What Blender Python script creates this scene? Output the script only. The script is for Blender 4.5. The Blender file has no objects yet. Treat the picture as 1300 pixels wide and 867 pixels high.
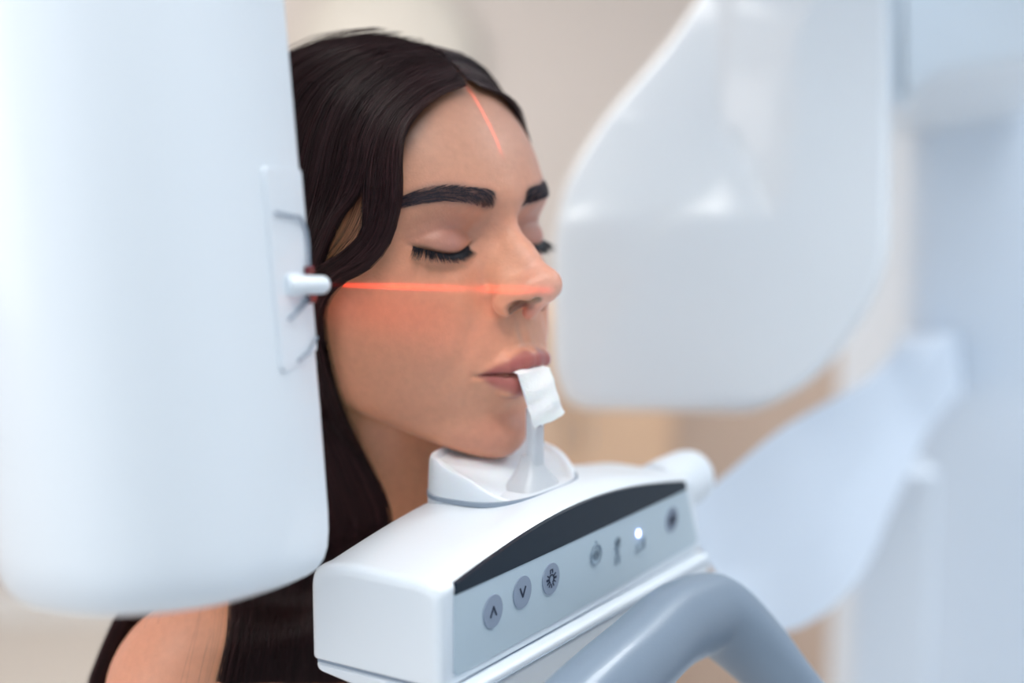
import bpy, bmesh, math, random
import numpy as np
from mathutils import Vector, Matrix
sc=bpy.context.scene; COL=sc.collection
random.seed(7); rng=np.random.default_rng(11)
# ---------------------------------------------------------------- camera, world, lights, exposure
cam=bpy.data.objects.new('camera',bpy.data.cameras.new('camera')); COL.objects.link(cam); sc.camera=cam
CAM=np.array([0,-.66,1.60]); PITCH=math.radians(8)
cam.location=CAM.tolist(); cam.rotation_euler=(math.radians(90)-PITCH,0,0)
cam.data.lens=50; cam.data.sensor_width=36; cam.data.clip_start=.02
cam.data.dof.use_dof=True; cam.data.dof.focus_distance=.678; cam.data.dof.aperture_fstop=2.3
sc.view_settings.view_transform='Standard'; sc.view_settings.look='None'
sc.view_settings.gamma=1; sc.view_settings.use_curve_mapping=False
sc.view_settings.exposure=0.13
world=bpy.data.worlds.new('world'); sc.world=world; world.use_nodes=True
bg=world.node_tree.nodes['Background']; bg.inputs[0].default_value=(.72,.86,1,1); bg.inputs[1].default_value=.70
def area(name,loc,target,energy,sx,sy,color=(1,1,1)):
    l=bpy.data.lights.new(name,'AREA'); l.shape='RECTANGLE'; l.size=sx; l.size_y=sy; l.energy=energy; l.color=color
    o=bpy.data.objects.new(name,l); COL.objects.link(o); o.location=loc
    o.rotation_euler=(Vector(target)-Vector(loc)).to_track_quat('-Z','Y').to_euler(); return o
area('ceiling_panel_light',(-.2,-.5,2.72),(-.2,-.5,0),8,1.2,.6,(1,.97,.93))
area('ceiling_panel_light',(1.1,.9,2.72),(1.1,.9,0),34,1.2,.6,(.86,.94,1))
area('ceiling_panel_light',(-.9,2.4,2.72),(-.9,2.4,0),20,1.2,.6,(1,.96,.9))
area('left_fill_light',(-1.9,-1.2,1.9),(0,.1,1.5),15,1.2,1.4,(1,.95,.92))  # added soft fill lamp from camera left; no window is built there
F_PX=50/36*1300
def at(px,py,d):                                        # point at depth d metres in front of the lens
    fw=np.array([0,math.cos(PITCH),-math.sin(PITCH)]); up=np.array([0,math.sin(PITCH),math.cos(PITCH)])
    return CAM+d*(fw+np.array([1,0,0])*(px-650)/F_PX+up*(433.5-py)/F_PX)
# ---------------------------------------------------------------- materials
def mat(name,col,rough=.5,metal=0,coat=0,sss=0,spec=.5,bump=0,bscale=400,trans=0,emit=0,var=0,vscale=3,ior=1.45):
    m=bpy.data.materials.new(name); m.use_nodes=True; nt=m.node_tree; b=nt.nodes['Principled BSDF']
    b.inputs['Base Color'].default_value=(*col,1); b.inputs['Roughness'].default_value=rough; b.inputs['Metallic'].default_value=metal
    b.inputs['Specular IOR Level'].default_value=spec; b.inputs['Coat Weight'].default_value=coat; b.inputs['Coat Roughness'].default_value=.05
    b.inputs['Transmission Weight'].default_value=trans; b.inputs['IOR'].default_value=ior
    if emit: b.inputs['Emission Color'].default_value=(*col,1); b.inputs['Emission Strength'].default_value=emit
    if sss:
        b.inputs['Subsurface Weight'].default_value=sss; b.inputs['Subsurface Radius'].default_value=(1,.35,.2); b.inputs['Subsurface Scale'].default_value=.006
    tc=nt.nodes.new('ShaderNodeTexCoord')
    if bump:
        n=nt.nodes.new('ShaderNodeTexNoise'); n.inputs['Scale'].default_value=bscale; n.inputs['Detail'].default_value=3; nt.links.new(tc.outputs['Object'],n.inputs['Vector'])
        bp=nt.nodes.new('ShaderNodeBump'); bp.inputs['Strength'].default_value=bump; bp.inputs['Distance'].default_value=.001
        nt.links.new(n.outputs['Fac'],bp.inputs['Height']); nt.links.new(bp.outputs['Normal'],b.inputs['Normal'])
    n=nt.nodes.new('ShaderNodeTexNoise'); n.inputs['Scale'].default_value=vscale; nt.links.new(tc.outputs['Object'],n.inputs['Vector'])
    r=nt.nodes.new('ShaderNodeMapRange'); r.inputs['To Min'].default_value=max(0,rough-.03-var); r.inputs['To Max'].default_value=rough+.03+var
    nt.links.new(n.outputs['Fac'],r.inputs['Value']); nt.links.new(r.outputs['Result'],b.inputs['Roughness'])
    return m
M=dict(
 white=mat('white_plastic',(.76,.83,.90),.32,coat=.25),
 bright=mat('bright_white_plastic',(.88,.93,.98),.35,coat=.0),
 glossy=mat('glossy_white_plastic',(.88,.94,1.0),.35,coat=.5),
 matte=mat('matte_white_plastic',(.74,.80,.86),.45),
 cup=mat('chin_rest_plastic',(.78,.84,.90),.4,sss=.1),
 panel=mat('membrane_grey_blue',(.50,.61,.69),.45),
 band=mat('dark_display_window',(.008,.018,.032),.35,spec=.25),
 button=mat('button_grey',(.27,.33,.43),.45),
 ink=mat('symbol_ink',(.01,.02,.05),.5),
 faint=mat('faint_symbol_grey',(.27,.35,.43),.5),
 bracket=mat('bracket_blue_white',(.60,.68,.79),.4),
 seam=mat('seam_grey',(.28,.34,.42),.6),
 handle=mat('grey_handle_plastic',(.185,.245,.325),.36,coat=.15,bump=.05,bscale=900),
 clear=mat('frosted_clear_plastic',(.88,.92,.97),.35,trans=.45),
 gauze=mat('white_paper_sleeve',(.9,.92,.93),.8,bump=.6,bscale=900,sss=.2),
 red=mat('dark_red_glass',(.12,.005,.02),.2),
 led=mat('blue_white_led',(.45,.52,1),.4,emit=5),
 wall=mat('painted_wall',(.66,.60,.565),.8,bump=.1,bscale=90),
 wallr=mat('painted_wall_blue_grey',(.58,.63,.70),.8),
 floor=mat('grey_floor',(.66,.62,.58),.6,var=.1),
 ceil=mat('ceiling_white',(.8,.8,.8),.9),
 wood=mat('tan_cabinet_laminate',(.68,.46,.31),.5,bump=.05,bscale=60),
 woodside=mat('tan_cabinet_shaded_side',(.52,.39,.31),.5),  # darker tan: shade of the turned-away side put into the colour
 cream=mat('cream_fabric_shade',(.70,.66,.60),.7),
 lamp=mat('lamp_glow',(1,.97,.92),.5,emit=6),
 column=mat('column_blue_white',(.72,.81,.92),.5),
 top=mat('black_cotton',(.012,.012,.014),.85,bump=.3),
)
# ---------------------------------------------------------------- helpers
def obj(name,verts,faces,m,parent=None,smooth=True,mats=None,fm=None):
    me=bpy.data.meshes.new(name)
    me.from_pydata([tuple(map(float,v)) for v in verts],[],[tuple(map(int,f)) for f in faces])
    for mm in (mats or [m]): me.materials.append(mm)
    if fm is not None: me.polygons.foreach_set('material_index',fm)
    bm=bmesh.new(); bm.from_mesh(me); bmesh.ops.recalc_face_normals(bm,faces=bm.faces); bm.to_mesh(me); bm.free()
    me.polygons.foreach_set('use_smooth',[smooth]*len(me.polygons)); me.update()
    if smooth: me.set_sharp_from_angle(angle=math.radians(38))
    o=bpy.data.objects.new(name,me); COL.objects.link(o)
    if smooth: o.modifiers.new('normals','WEIGHTED_NORMAL').keep_sharp=True
    if parent is not None: o.parent=parent; o.matrix_parent_inverse=parent.matrix_world.inverted()
    return o
def thing(name,label,cat,loc=(0,0,0),group=None):
    o=bpy.data.objects.new(name,None); COL.objects.link(o); o.location=tuple(map(float,loc)); o.empty_display_size=.05
    o['label']=label; o['category']=cat
    if group: o['group']=group
    o.matrix_world=Matrix.Translation(o.location); return o
def tag(o,label,cat,group=None):
    o['label']=label; o['category']=cat
    if group: o['group']=group
    return o
def struct(o): o['kind']='structure'; return o
def box(a,b):
    x0,y0,z0=a; x1,y1,z1=b
    return [(x0,y0,z0),(x1,y0,z0),(x1,y1,z0),(x0,y1,z0),(x0,y0,z1),(x1,y0,z1),(x1,y1,z1),(x0,y1,z1)],[(0,3,2,1),(4,5,6,7),(0,1,5,4),(1,2,6,5),(2,3,7,6),(3,0,4,7)]
def fillet(poly,rad,seg=6):
    poly=[np.array(p,float) for p in poly]; n=len(poly); out=[]
    rad=rad if hasattr(rad,'__len__') else [rad]*n
    for i in range(n):
        p=poly[i]; a=poly[i-1]-p; b=poly[(i+1)%n]-p; la,lb=np.linalg.norm(a),np.linalg.norm(b); a/=la; b/=lb
        r=min(rad[i],la*.49,lb*.49)
        p0=p+a*r; p1=p+b*r
        for k in range(seg+1):
            t=k/seg; out.append((1-t)**2*p0+2*t*(1-t)*p+t*t*p1)
    return np.array(out)
def loft(rings,caps=True):
    n=len(rings[0]); v=[p for r in rings for p in r]; f=[]
    for i in range(len(rings)-1):
        for j in range(n):
            k=(j+1)%n; f.append((i*n+j,i*n+k,(i+1)*n+k,(i+1)*n+j))
    if caps: f.append(tuple(range(n))[::-1]); f.append(tuple(range((len(rings)-1)*n,len(rings)*n)))
    return v,f
def join(parts):
    V=[];Fc=[];idx=[]
    for i,(v,f) in enumerate(parts):
        o=len(V); V+=list(v); Fc+=[tuple(o+k for k in q) for q in f]; idx+=[i]*len(f)
    return V,Fc,idx
def tube(path,rad,n=16,flat=1.0,upv=(0,0,1)):
    path=[np.array(p,float) for p in path]; R=[]
    for i,p in enumerate(path):
        t=path[min(i+1,len(path)-1)]-path[max(i-1,0)]; t/=np.linalg.norm(t)
        s=np.cross(t,upv); s/=np.linalg.norm(s); u=np.cross(s,t)
        r=rad[i] if hasattr(rad,'__len__') else rad
        R.append([p+r*(math.cos(a)*s*flat+math.sin(a)*u) for a in np.linspace(0,2*math.pi,n,endpoint=False)])
    return loft(R)
def smoothpath(pts,n=40):
    P=np.array(pts,float); d=np.r_[0,np.cumsum(np.linalg.norm(np.diff(P,axis=0),axis=1))]; m=np.gradient(P,d,axis=0)
    q=np.linspace(0,d[-1],n); i=np.clip(np.searchsorted(d,q)-1,0,len(d)-2); h=(d[i+1]-d[i])[:,None]; t=((q-d[i])[:,None])/h
    return (2*t**3-3*t*t+1)*P[i]+(t**3-2*t*t+t)*h*m[i]+(-2*t**3+3*t*t)*P[i+1]+(t**3-t*t)*h*m[i+1]
def bevelled(poly_rings_dir,depth,r,seg=5):            # closed outline (list of 3D pts), extrude vector, rounded rims on both ends
    P=np.array(poly_rings_dir,float); c=P.mean(0); D=np.array(depth,float); L=np.linalg.norm(D); dn=D/L
    # inward direction in the outline plane
    nxt=np.roll(P,-1,0); prv=np.roll(P,1,0); t=nxt-prv; t/=np.linalg.norm(t,axis=1,keepdims=True)+1e-12
    inn=np.cross(t,dn); 
    if ((inn*(c-P)).sum(1)).mean()<0: inn=-inn
    rings=[]
    for k in range(seg+1):
        a=math.pi/2*k/seg; rings.append(P+inn*r*(1-math.sin(a))+dn*r*(1-math.cos(a)))
    for k in range(seg+1):
        a=math.pi/2*k/seg; rings.append(P+inn*r*(1-math.cos(a))+dn*(L-r+r*math.sin(a)))
    return loft(rings)
AZ=math.radians(32.8); U=np.array([math.sin(AZ),math.cos(AZ),0]); N=np.array([math.cos(AZ),-math.sin(AZ),0]); Z3=np.array([0,0,1.])
def L3(u,n,z): return U*u+N*n+Z3*z
# ---------------------------------------------------------------- body field
def smin(a,b,k):
    h=np.maximum(k-np.abs(a-b),0)/k
    return np.minimum(a,b)-h*h*k*.25
def smax(a,b,k): return -smin(-a,-b,k)
def ell(x,y,z,c,r):
    px,py,pz=(x-c[0])/r[0],(y-c[1])/r[1],(z-c[2])/r[2]
    k0=np.sqrt(px*px+py*py+pz*pz)+1e-6
    k1=np.sqrt((px/r[0])**2+(py/r[1])**2+(pz/r[2])**2)+1e-6
    return k0*(k0-1)/k1
def cap(x,y,z,a,b,ra,rb):
    bx,by,bz=b[0]-a[0],b[1]-a[1],b[2]-a[2]
    px,py,pz=x-a[0],y-a[1],z-a[2]
    t=np.clip((px*bx+py*by+pz*bz)/(bx*bx+by*by+bz*bz),0,1)
    return np.sqrt((px-bx*t)**2+(py-by*t)**2+(pz-bz*t)**2)-(ra+(rb-ra)*t)
def G(d,s): return np.exp(-(d/s)**2)
def sig(t): return 1/(1+np.exp(-np.clip(t,-40,40)))
def cub(xs,ys):                       # smooth interpolation table (Catmull-Rom resampled)
    xs=np.array(xs,float); ys=np.array(ys,float); m=np.gradient(ys,xs)
    def f(q):
        q=np.clip(q,xs[0],xs[-1]); i=np.clip(np.searchsorted(xs,q)-1,0,len(xs)-2)
        h=xs[i+1]-xs[i]; t=(q-xs[i])/h
        return ((2*t**3-3*t*t+1)*ys[i]+(t**3-2*t*t+t)*h*m[i]+(-2*t**3+3*t*t)*ys[i+1]+(t**3-t*t)*h*m[i+1])
    return f
ZT=[-122,-116,-108,-99,-90,-80,-68,-55,-42,-28,-12,4,18,32,48,62,76,90]
YF=cub(ZT,[64,75,83.5,87.0,86.5,90.0,95,95.5,92.5,88,85.5,88,94,91.5,84.5,75,63,46])
WD=cub(ZT,[20,28,35.5,42,47.5,54,60,64,66.5,68.5,69.5,69.5,69,68,65,61,56,48])
NF=cub(ZT,[2,2,2,2.02,2.05,2.08,2.1,2.15,2.2,2.3,2.35,2.35,2.35,2.35,2.35,2.3,2.2,2.1])
lipz=lambda ax: -66.5-0.0*ax+1.6*G(ax,5)*0-1.5*G(ax-9,6)+0.4   # line where the lips meet
lashz=lambda e: -6.2+0.021*e*e
def nostril(ax,y,z):
    n1=cap(ax,y,z,(10.0,98.5,-36.6),(7.0,110.5,-30.6),3.3,2.6)
    return smin(n1,ell(ax,y,z,(12.0,105.2,-35.0),(8.0,6.4,4.9)),1.5)
def F(x,y,z):
    ax=np.abs(x)
    W=WD(z); YY=YF(z); n=NF(z); yc=12.0
    yy=y-yc
    sx=ax/W; sy=np.where(yy>0,yy/(YY-yc),-yy/(70+12*sig((z+20)/8)))+0
    sx=np.maximum(sx,1e-5); sy=np.maximum(sy,1e-5)
    rho=(sx**n+sy**n)**(1/n)
    rr=np.sqrt(ax*ax+yy*yy)
    d=rr*(1-1/np.maximum(rho,.05))
    d=smax(d,z-88,14)
    # underside of the jaw: plane rising from chin to ear
    jaw=-(z+118.5)*.93+(y-78)*-.34+ax*-.10
    jaw=-(z+117.5-(84-y)*.44-ax*.10)*.88
    d=smax(d,jaw,11)
    fr=sig((y-35)/6)
    # forehead, temples, cheeks
    d=d+2.6*G(ax-64,13)*G(z-26,22)*fr
    d=d-2.2*G(ax-50,12)*G(z+20,11)*fr
    d=d-3.2*G(ax-36,13)*G(z+28,13)*fr
    d=d+3.0*G(ax-47,13)*G(z+62,16)*fr
    # eye socket and brow bone
    d=d+7.5*G(ax-32,14.5)*G(z-3,10.5)*fr+6.6*G(ax-16,7.5)*G(z-7,10)*fr
    d=d-1.8*G(ax-34,17)*G(z-21,6.5)*fr-0.9*G(ax,7)*G(z-20,8)*fr
    # chin
    d=d-2.4*G(ax,13)*G(z+101,9)*fr+2.6*G(ax,15)*G(z+86,5.5)*fr
    cr=ell(x,y,z,(0,-8,34),(74,88,76)); d=smin(d,cr,16)
    # eyeball under the closed lid
    eb=np.sqrt((ax-31.5)**2+(y-67.6)**2+((z+.5)*1.0)**2)-14.6
    d=smin(d,eb,5.5)
    e=ax-31.5
    me=sig((16.5-np.abs(e))/1.5)*fr
    lz=lashz(e)
    d=d+1.5*G(z-lz+0.2,0.95)*me
    d=d+0.8*sig((lz-z)/.5)*sig((z-lz+7)/1.5)*me       # lower lid sits a step back
    d=d+0.8*G(z-(6.5-0.016*e*e),2.0)*sig((18-np.abs(e))/3)*fr
    d=d+0.6*G(z-(lz-7.5),2.5)*me
    d=d-1.0*G(e+1,11)*G(z-(lz+3.2),3.4)*fr
    # nose
    nb=cap(x,y,z,(0,80.0,16),(0,98.8,-11),6.8,6.0)
    nb=smin(nb,cap(x,y,z,(0,98,-9),(0,111.2,-22.0),6.2,6.0),6)
    nb=smin(nb,ell(x,y,z,(0,111.4,-24.2),(8.0,8.4,7.2)),6)
    wl=cap(ax,y,z,(5.0,80,-4),(8.0,96,-25),7.0,9.0)
    nb=smin(nb,wl,10)
    al=cap(ax,y,z,(12.2,96.5,-32.5),(8.6,108,-25.5),6.4,5.6)
    nb=smin(nb,al,5)
    nb=smin(nb,cap(x,y,z,(0,112.6,-28.8),(0,100.5,-37.6),2.9,3.3),3.5)
    d=smin(d,nb,8.0)
    # crease behind the wing of the nose
    q=np.sqrt((y-103)**2*.7+((z+31.5)/.82)**2)
    d=d+1.5*G(q-11.2,1.8)*sig((101-y)/2.5)*sig((-z-27)/2.5)*sig((ax-10)/2)*sig((22-ax)/2)
    # nostrils
    ns=nostril(ax,y,z)
    d=smax(d,-ns,1.2)
    # muzzle, philtrum, lips
    d=d-1.8*G(ax,17)*G(z+60,15)*fr
    d=d+0.9*G(ax,2.8)*G(z+50,7)*fr-0.35*G(ax-5,2.4)*G(z+51,6)*fr
    zl=-66.2-1.2*G(ax-10,7)+1.2*G(ax,4)
    t=ax/25.5; t1=np.clip(t,0,1)
    # front depth of the lips along the mouth
    ul=cap(ax,y,z,(2.2,97.8,-61.2),(13,94.8,-62.6),6.0,5.0); ul=smin(ul,cap(ax,y,z,(13,94.8,-62.6),(25.5,87.0,-65.3),5.0,1.8),3)
    ll=cap(ax,y,z,(0,95.2,-72.6),(11,93.4,-72.0),7.0,6.0); ll=smin(ll,cap(ax,y,z,(11,93.4,-72.0),(25,86.6,-67.0),6.0,1.6),3)
    lips=smin(ul,ll,.5)
    d=smin(d,lips,3.6)
    d=d+2.0*G(z-zl,0.9)*sig((25.0-ax)/1.5)*fr+1.3*G(np.hypot((ax-26.5)/1.2,z+66.3),2.2)*fr
    d=d+1.1*G((ax-29-(-z-45)*.35),4.5)*sig((-z-38)/4)*sig((z+72)/5)*fr   # fold from nose to mouth
    d=d-1.2*G((ax-38-(-z-45)*.3),6)*G(z+56,12)*fr
    # ears
    ear=ell(ax+(y+6)*.35,y,z,(72.5,-8,-4),(4.5,15,27)); d=smin(d,smax(ear,-ell(ax,y,z,(82,-6,-4),(9,8,15)),3),4)
    # neck, shoulders, chest, arms
    m=z<-20
    nk=np.sqrt(x**2+((y+8-(z+60)*.17)/1.02)**2)-(48.5+4.0*G(z+190,40))
    nk=smax(nk,z+25,30)
    nk=smin(nk,cap(ax,y,z,(44,-20,-62),(14,12,-196),9,8),14)
    b=cap(ax,y,z,(22,-48,-120),(90,-46,-194),30,26)
    b=smin(b,ell(ax,y,z,(112,-46,-222),(36,42,42)),26)
    b=smin(b,ell(x,y,z,(0,-48,-300),(116,82,112)),34)
    b=smin(b,cap(ax,y,z,(119,-46,-225),(132,-30,-420),34,30),22)
    b=smin(b,cap(ax,y,z,(8,24,-208),(100,-18,-196),6,6),20)
    nk=smin(nk,b,30)
    nk=np.where(z<-85,smax(nk,-(z+352),6),nk)
    d=smin(d,nk,9)
    return d
def gradF(P,h=.25):
    g=np.empty_like(P)
    for i in range(3):
        e=np.zeros(3); e[i]=h
        g[:,i]=(F(*(P+e).T)-F(*(P-e).T))/(2*h)
    return g
def project(P,n=4,cl=3.0,off=0.0):
    P=P.copy()
    for _ in range(n):
        f=F(*P.T)-off; g=gradF(P); st=(f/np.maximum((g*g).sum(1),.25))[:,None]*g
        l=np.linalg.norm(st,axis=1,keepdims=True); P-=st*np.minimum(1,cl/np.maximum(l,1e-6))
    return P
def front_y(x,z,lo=40.,hi=130.):      # where a line along the face direction first meets the skin
    x=np.asarray(x,float); z=np.asarray(z,float); y=np.full_like(x,hi); done=np.zeros(x.shape,bool)
    for _ in range(120):
        f=F(x,y,z); y=np.where(done,y,y-np.clip(f,.05,3)); done|=f<.1
    return y
def surface_net(gx,gy,gz):
    V=np.empty((len(gx),len(gy),len(gz)),np.float32)
    for a in range(0,len(gx),16):
        X,Y,Z=np.meshgrid(gx[a:a+16],gy,gz,indexing='ij'); V[a:a+16]=F(X,Y,Z)
    I=V<0; c=np.zeros(tuple(s-1 for s in V.shape),np.int8)
    for i in(0,1):
        for j in(0,1):
            for k in(0,1): c+=I[i:i+c.shape[0],j:j+c.shape[1],k:k+c.shape[2]]
    act=(c>0)&(c<8); idx=np.full(c.shape,-1,np.int64); cell=np.argwhere(act); idx[act]=np.arange(len(cell))
    S=np.zeros((len(cell),3)); N=np.zeros(len(cell)); g=(gx,gy,gz)
    def P(o):
        q=cell+o; return np.stack([gx[q[:,0]],gy[q[:,1]],gz[q[:,2]]],1),V[q[:,0],q[:,1],q[:,2]]
    cs=[np.array((i,j,k)) for i in(0,1) for j in(0,1) for k in(0,1)]
    for a in cs:
        for b in cs:
            if (b-a).sum()==1 and (b>=a).all():
                pa,va=P(a); pb,vb=P(b); m=(va<0)!=(vb<0); t=np.where(m,va/np.where(m,va-vb,1),0)[:,None]
                S+=np.where(m[:,None],pa+(pb-pa)*t,0); N+=m
    S/=N[:,None]
    quads=[]
    for ax_ in range(3):
        o=[x for x in range(3) if x!=ax_]; lo=[slice(1,-1)]*3; hi=[slice(1,-1)]*3
        lo[ax_]=slice(0,-1); hi[ax_]=slice(1,None)
        A=I[tuple(lo)]; B=I[tuple(hi)]; e=np.argwhere(A!=B); s=A[tuple(e.T)]
        base=e.copy(); base[:,o[0]]+=1; base[:,o[1]]+=1
        def cid(d0,d1):
            q=base.copy(); q[:,o[0]]-=d0; q[:,o[1]]-=d1; return idx[tuple(q.T)]
        q=np.stack([cid(1,1),cid(0,1),cid(0,0),cid(1,0)],1)
        if ax_==1: s=~s
        q[~s]=q[~s][:,::-1]; quads.append(q)
    return S,np.concatenate(quads)
def face_grid():
    a=np.concatenate([np.arange(0,66,1.15),np.arange(66,200,5.)]); gx=np.concatenate([-a[::-1]-.55,a+.55])
    gy=np.concatenate([np.arange(-150,36,4.),np.arange(36,68,2.),np.arange(68,124,1.1)])
    gz=np.concatenate([np.arange(-366,-126,5.5),np.arange(-126,56,1.1),np.arange(56,126,3.)])
    return gx,gy,gz
# ---------------------------------------------------------------- room
def slab(name,a,b,m): return struct(obj(name,*box(a,b),m,smooth=False))
slab('floor',(-2.6,-2.6,-.1),(2.6,4.0,0),M['floor'])
slab('ceiling',(-2.6,-2.6,2.75),(2.6,4.0,2.85),M['ceil'])
slab('wall_back',(-2.6,4.0,-.1),(2.6,4.1,2.85),M['wall'])
slab('wall_left',(-2.7,-2.6,-.1),(-2.6,4.1,2.85),M['wall'])
slab('wall_right',(2.6,-2.6,-.1),(2.7,4.1,2.85),M['wallr'])
slab('baseboard_back',(-2.6,3.97,0),(2.6,4.0,.1),M['ceil'])
# tan cabinet behind the machine
cb=thing('storage_cabinet','tan laminate cabinet standing far behind the machine, under the large white housing','cabinet',(.45,2.75,0))
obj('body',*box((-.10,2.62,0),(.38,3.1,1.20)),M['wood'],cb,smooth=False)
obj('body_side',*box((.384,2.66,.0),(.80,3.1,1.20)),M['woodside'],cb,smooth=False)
obj('door',*box((-.09,2.60,.05),(.135,2.62,1.18)),M['wood'],cb,smooth=False)
obj('door',*box((.145,2.60,.05),(.37,2.62,1.18)),M['wood'],cb,smooth=False)
for x in (.11,.17):
    obj('handle',*tube([(x,2.585,.9),(x,2.57,.91),(x,2.57,1.05),(x,2.585,1.06)],.005,8),M['seam'],bpy.data.objects[[o.name for o in cb.children if o.name.startswith('door')][0 if x<.14 else 1]])
# round cream lamp on the far wall above the head
c=at(480,75,4.2); c[1]=3.96
wl=thing('wall_lamp','round cream wall lamp, blurred, on the back wall above the dark hair','lamp',c)
R=.30
rings=[[ (c[0]+R*s*math.cos(a),3.999-h,c[2]+R*s*math.sin(a)) for a in np.linspace(0,2*math.pi,48,endpoint=False)] for s,h in [(.9,0),(.98,.01),(1,.03),(.98,.06),(.9,.09),(.7,.12),(.4,.14),(.1,.15)]]
obj('shade',*loft(rings),M['cream'],wl)
# ceiling light panels (frames around the real lamps)
for i,(x,y,w) in enumerate([(-.2,-.5,0),(1.1,.9,1),(-.9,2.4,2)]):
    t=thing('ceiling_light',['recessed ceiling light nearest the camera','recessed ceiling light above the right column','recessed ceiling light near the back wall'][i],'light',(x,y,2.75),'recessed ceiling lights')
    p=[box((x-.64,y-.34,2.735),(x+.64,y-.31,2.75)),box((x-.64,y+.31,2.735),(x+.64,y+.34,2.75)),box((x-.64,y-.31,2.735),(x-.61,y+.31,2.75)),box((x+.61,y-.31,2.735),(x+.64,y+.31,2.75))]
    v,f,_=join(p); obj('frame',v,f,M['ceil'],t,smooth=False)
    obj('diffuser',*box((x-.61,y-.31,2.742),(x+.61,y+.31,2.748)),M['lamp'],t,smooth=False)
# ---------------------------------------------------------------- the person
def Rot(a):
    yaw,pit,rol=np.radians(a)
    cy,sy=np.cos(yaw),np.sin(yaw); Rz=np.array([[cy,-sy,0],[sy,cy,0],[0,0,1]])
    cp,sp=np.cos(pit),np.sin(pit); Rx=np.array([[1,0,0],[0,cp,-sp],[0,sp,cp]])
    cr,sr=np.cos(rol),np.sin(rol); Ry=np.array([[cr,0,sr],[0,1,0],[-sr,0,cr]])
    return Rz@Rx@Ry
RM=Rot((-130,4.3,.2)); TT=np.array([-.0705,.107,1.546]); KK=1.022
ORG=CAM+(TT-CAM)*KK
def h2w(P): return (np.asarray(P,float)/1000*KK)@RM.T+ORG
HM=Matrix(((*(RM[0]*KK/1000),ORG[0]),(*(RM[1]*KK/1000),ORG[1]),(*(RM[2]*KK/1000),ORG[2]),(0,0,0,1)))
def lerpc(c,t,m): return c*(1-m[:,None])+np.array(t)*m[:,None]
P,Q=surface_net(*face_grid()); P=project(P,3,1.0)
x,y,z=P.T; ax=np.abs(x); fr=sig((y-40)/4)
e=ax-31.5; lz=lashz(e)
tone=np.tile(np.array([.80,.31,.19]),(len(P),1))
tone=lerpc(tone,(.72,.345,.23),.8*sig((z-24)/8)*fr)
tone=lerpc(tone,(.84,.28,.15),.5*G(ax-46,22)*G(z+30,17)*fr)                    # blush
tone=lerpc(tone,(.62,.27,.20),.35*G(ax,13)*G(z+28,9)*sig((y-98)/3))              # nose tip
tone=lerpc(tone,(.44,.19,.165),.8*G(e,17)*sig((z-lz)/1.2)*sig((12-z)/4)*fr)      # lid make-up
tone=lerpc(tone,(.45,.20,.14),.35*G(e-2,13)*sig((lz-z)/1.)*sig((z-lz+6)/2)*fr)
tone=lerpc(tone,(.012,.008,.01),.92*G(z-lz-.2,1.0)*sig((14-np.abs(e))/1.2)*fr)  # eyeliner
ub=-56.2-1.6*G(ax,2.6)+0.6*G(ax-5,3)-.0135*ax**2; lb=-80.6+.0195*ax**2
lm=sig((ub-z)/.55)*sig((z-lb)/.7)*sig((26.2-ax)/1.0)*fr
tone=lerpc(tone,(.34,.062,.078),.92*lm)
tone=lerpc(tone,(.09,.012,.015),.8*G(z+66.2+1.2*G(ax-10,7)-1.2*G(ax,4),.9)*sig((26-ax)/1)*fr)
tone=lerpc(tone,(.04,.010,.008),.93*sig((.7-nostril(ax,y,z))/.3)*sig((y-92)/2)*sig((12.2-ax)/.8))  # shade inside the nostrils, painted dark into the skin colour
# eyebrow tint under the hairs
bcx=cub([9,13,25,38,48,56,62],[17.6,18.8,21.4,23.4,22.4,18.4,14.2]); bth=cub([9,13,25,38,48,56,62],[3.9,4.4,4.7,4.6,3.9,2.2,.6])
bm_=sig((bth(ax)-np.abs(z-bcx(ax)))/.8)*sig((ax-12.0)/1.0)*sig((61-ax)/.8)*sig((y-45)/3)
tone=lerpc(tone,(.06,.04,.055),.75*bm_)
# scalp
hl=np.where(y>0, 74-0.0205*ax**2.0+0*ax, 0)
scalp=np.maximum(sig((z-(74-.011*ax**2.05))/2.2)*sig((z-8)/3), sig((ax-60)/2.0)*sig((z-34)/4))
scalp=np.maximum(scalp,sig((25-y)/5)*sig((z+10+0*y)/6)); scalp=np.maximum(scalp,sig((-20-y)/5)*sig((z+70)/6))
tone=lerpc(tone,(.012,.006,.006),.95*scalp)
me=bpy.data.meshes.new('person'); me.from_pydata(P.tolist(),[],Q.tolist()); me.polygons.foreach_set('use_smooth',[True]*len(me.polygons))
ca=me.color_attributes.new('tone','FLOAT_COLOR','POINT'); ca.data.foreach_set('color',np.c_[tone,np.ones(len(P))].astype(np.float32).ravel())
skin=mat('skin',(.6,.3,.2),.39,sss=.0,bump=.22,bscale=.9,spec=.45)
nt=skin.node_tree; b=nt.nodes['Principled BSDF']; at_=nt.nodes.new('ShaderNodeAttribute'); at_.attribute_name='tone'
nz=nt.nodes.new('ShaderNodeTexNoise'); nz.inputs['Scale'].default_value=.25; nz.inputs['Detail'].default_value=5; tc=[n for n in nt.nodes if n.type=='TEX_COORD'][0]; nt.links.new(tc.outputs['Object'],nz.inputs['Vector'])
mr=nt.nodes.new('ShaderNodeMapRange'); mr.inputs['To Min'].default_value=.9; mr.inputs['To Max'].default_value=1.1; nt.links.new(nz.outputs['Fac'],mr.inputs['Value'])
mx=nt.nodes.new('ShaderNodeVectorMath'); mx.operation='SCALE'; nt.links.new(at_.outputs['Color'],mx.inputs[0]); nt.links.new(mr.outputs['Result'],mx.inputs['Scale'])
nt.links.new(mx.outputs['Vector'],b.inputs['Base Color'])
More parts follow.
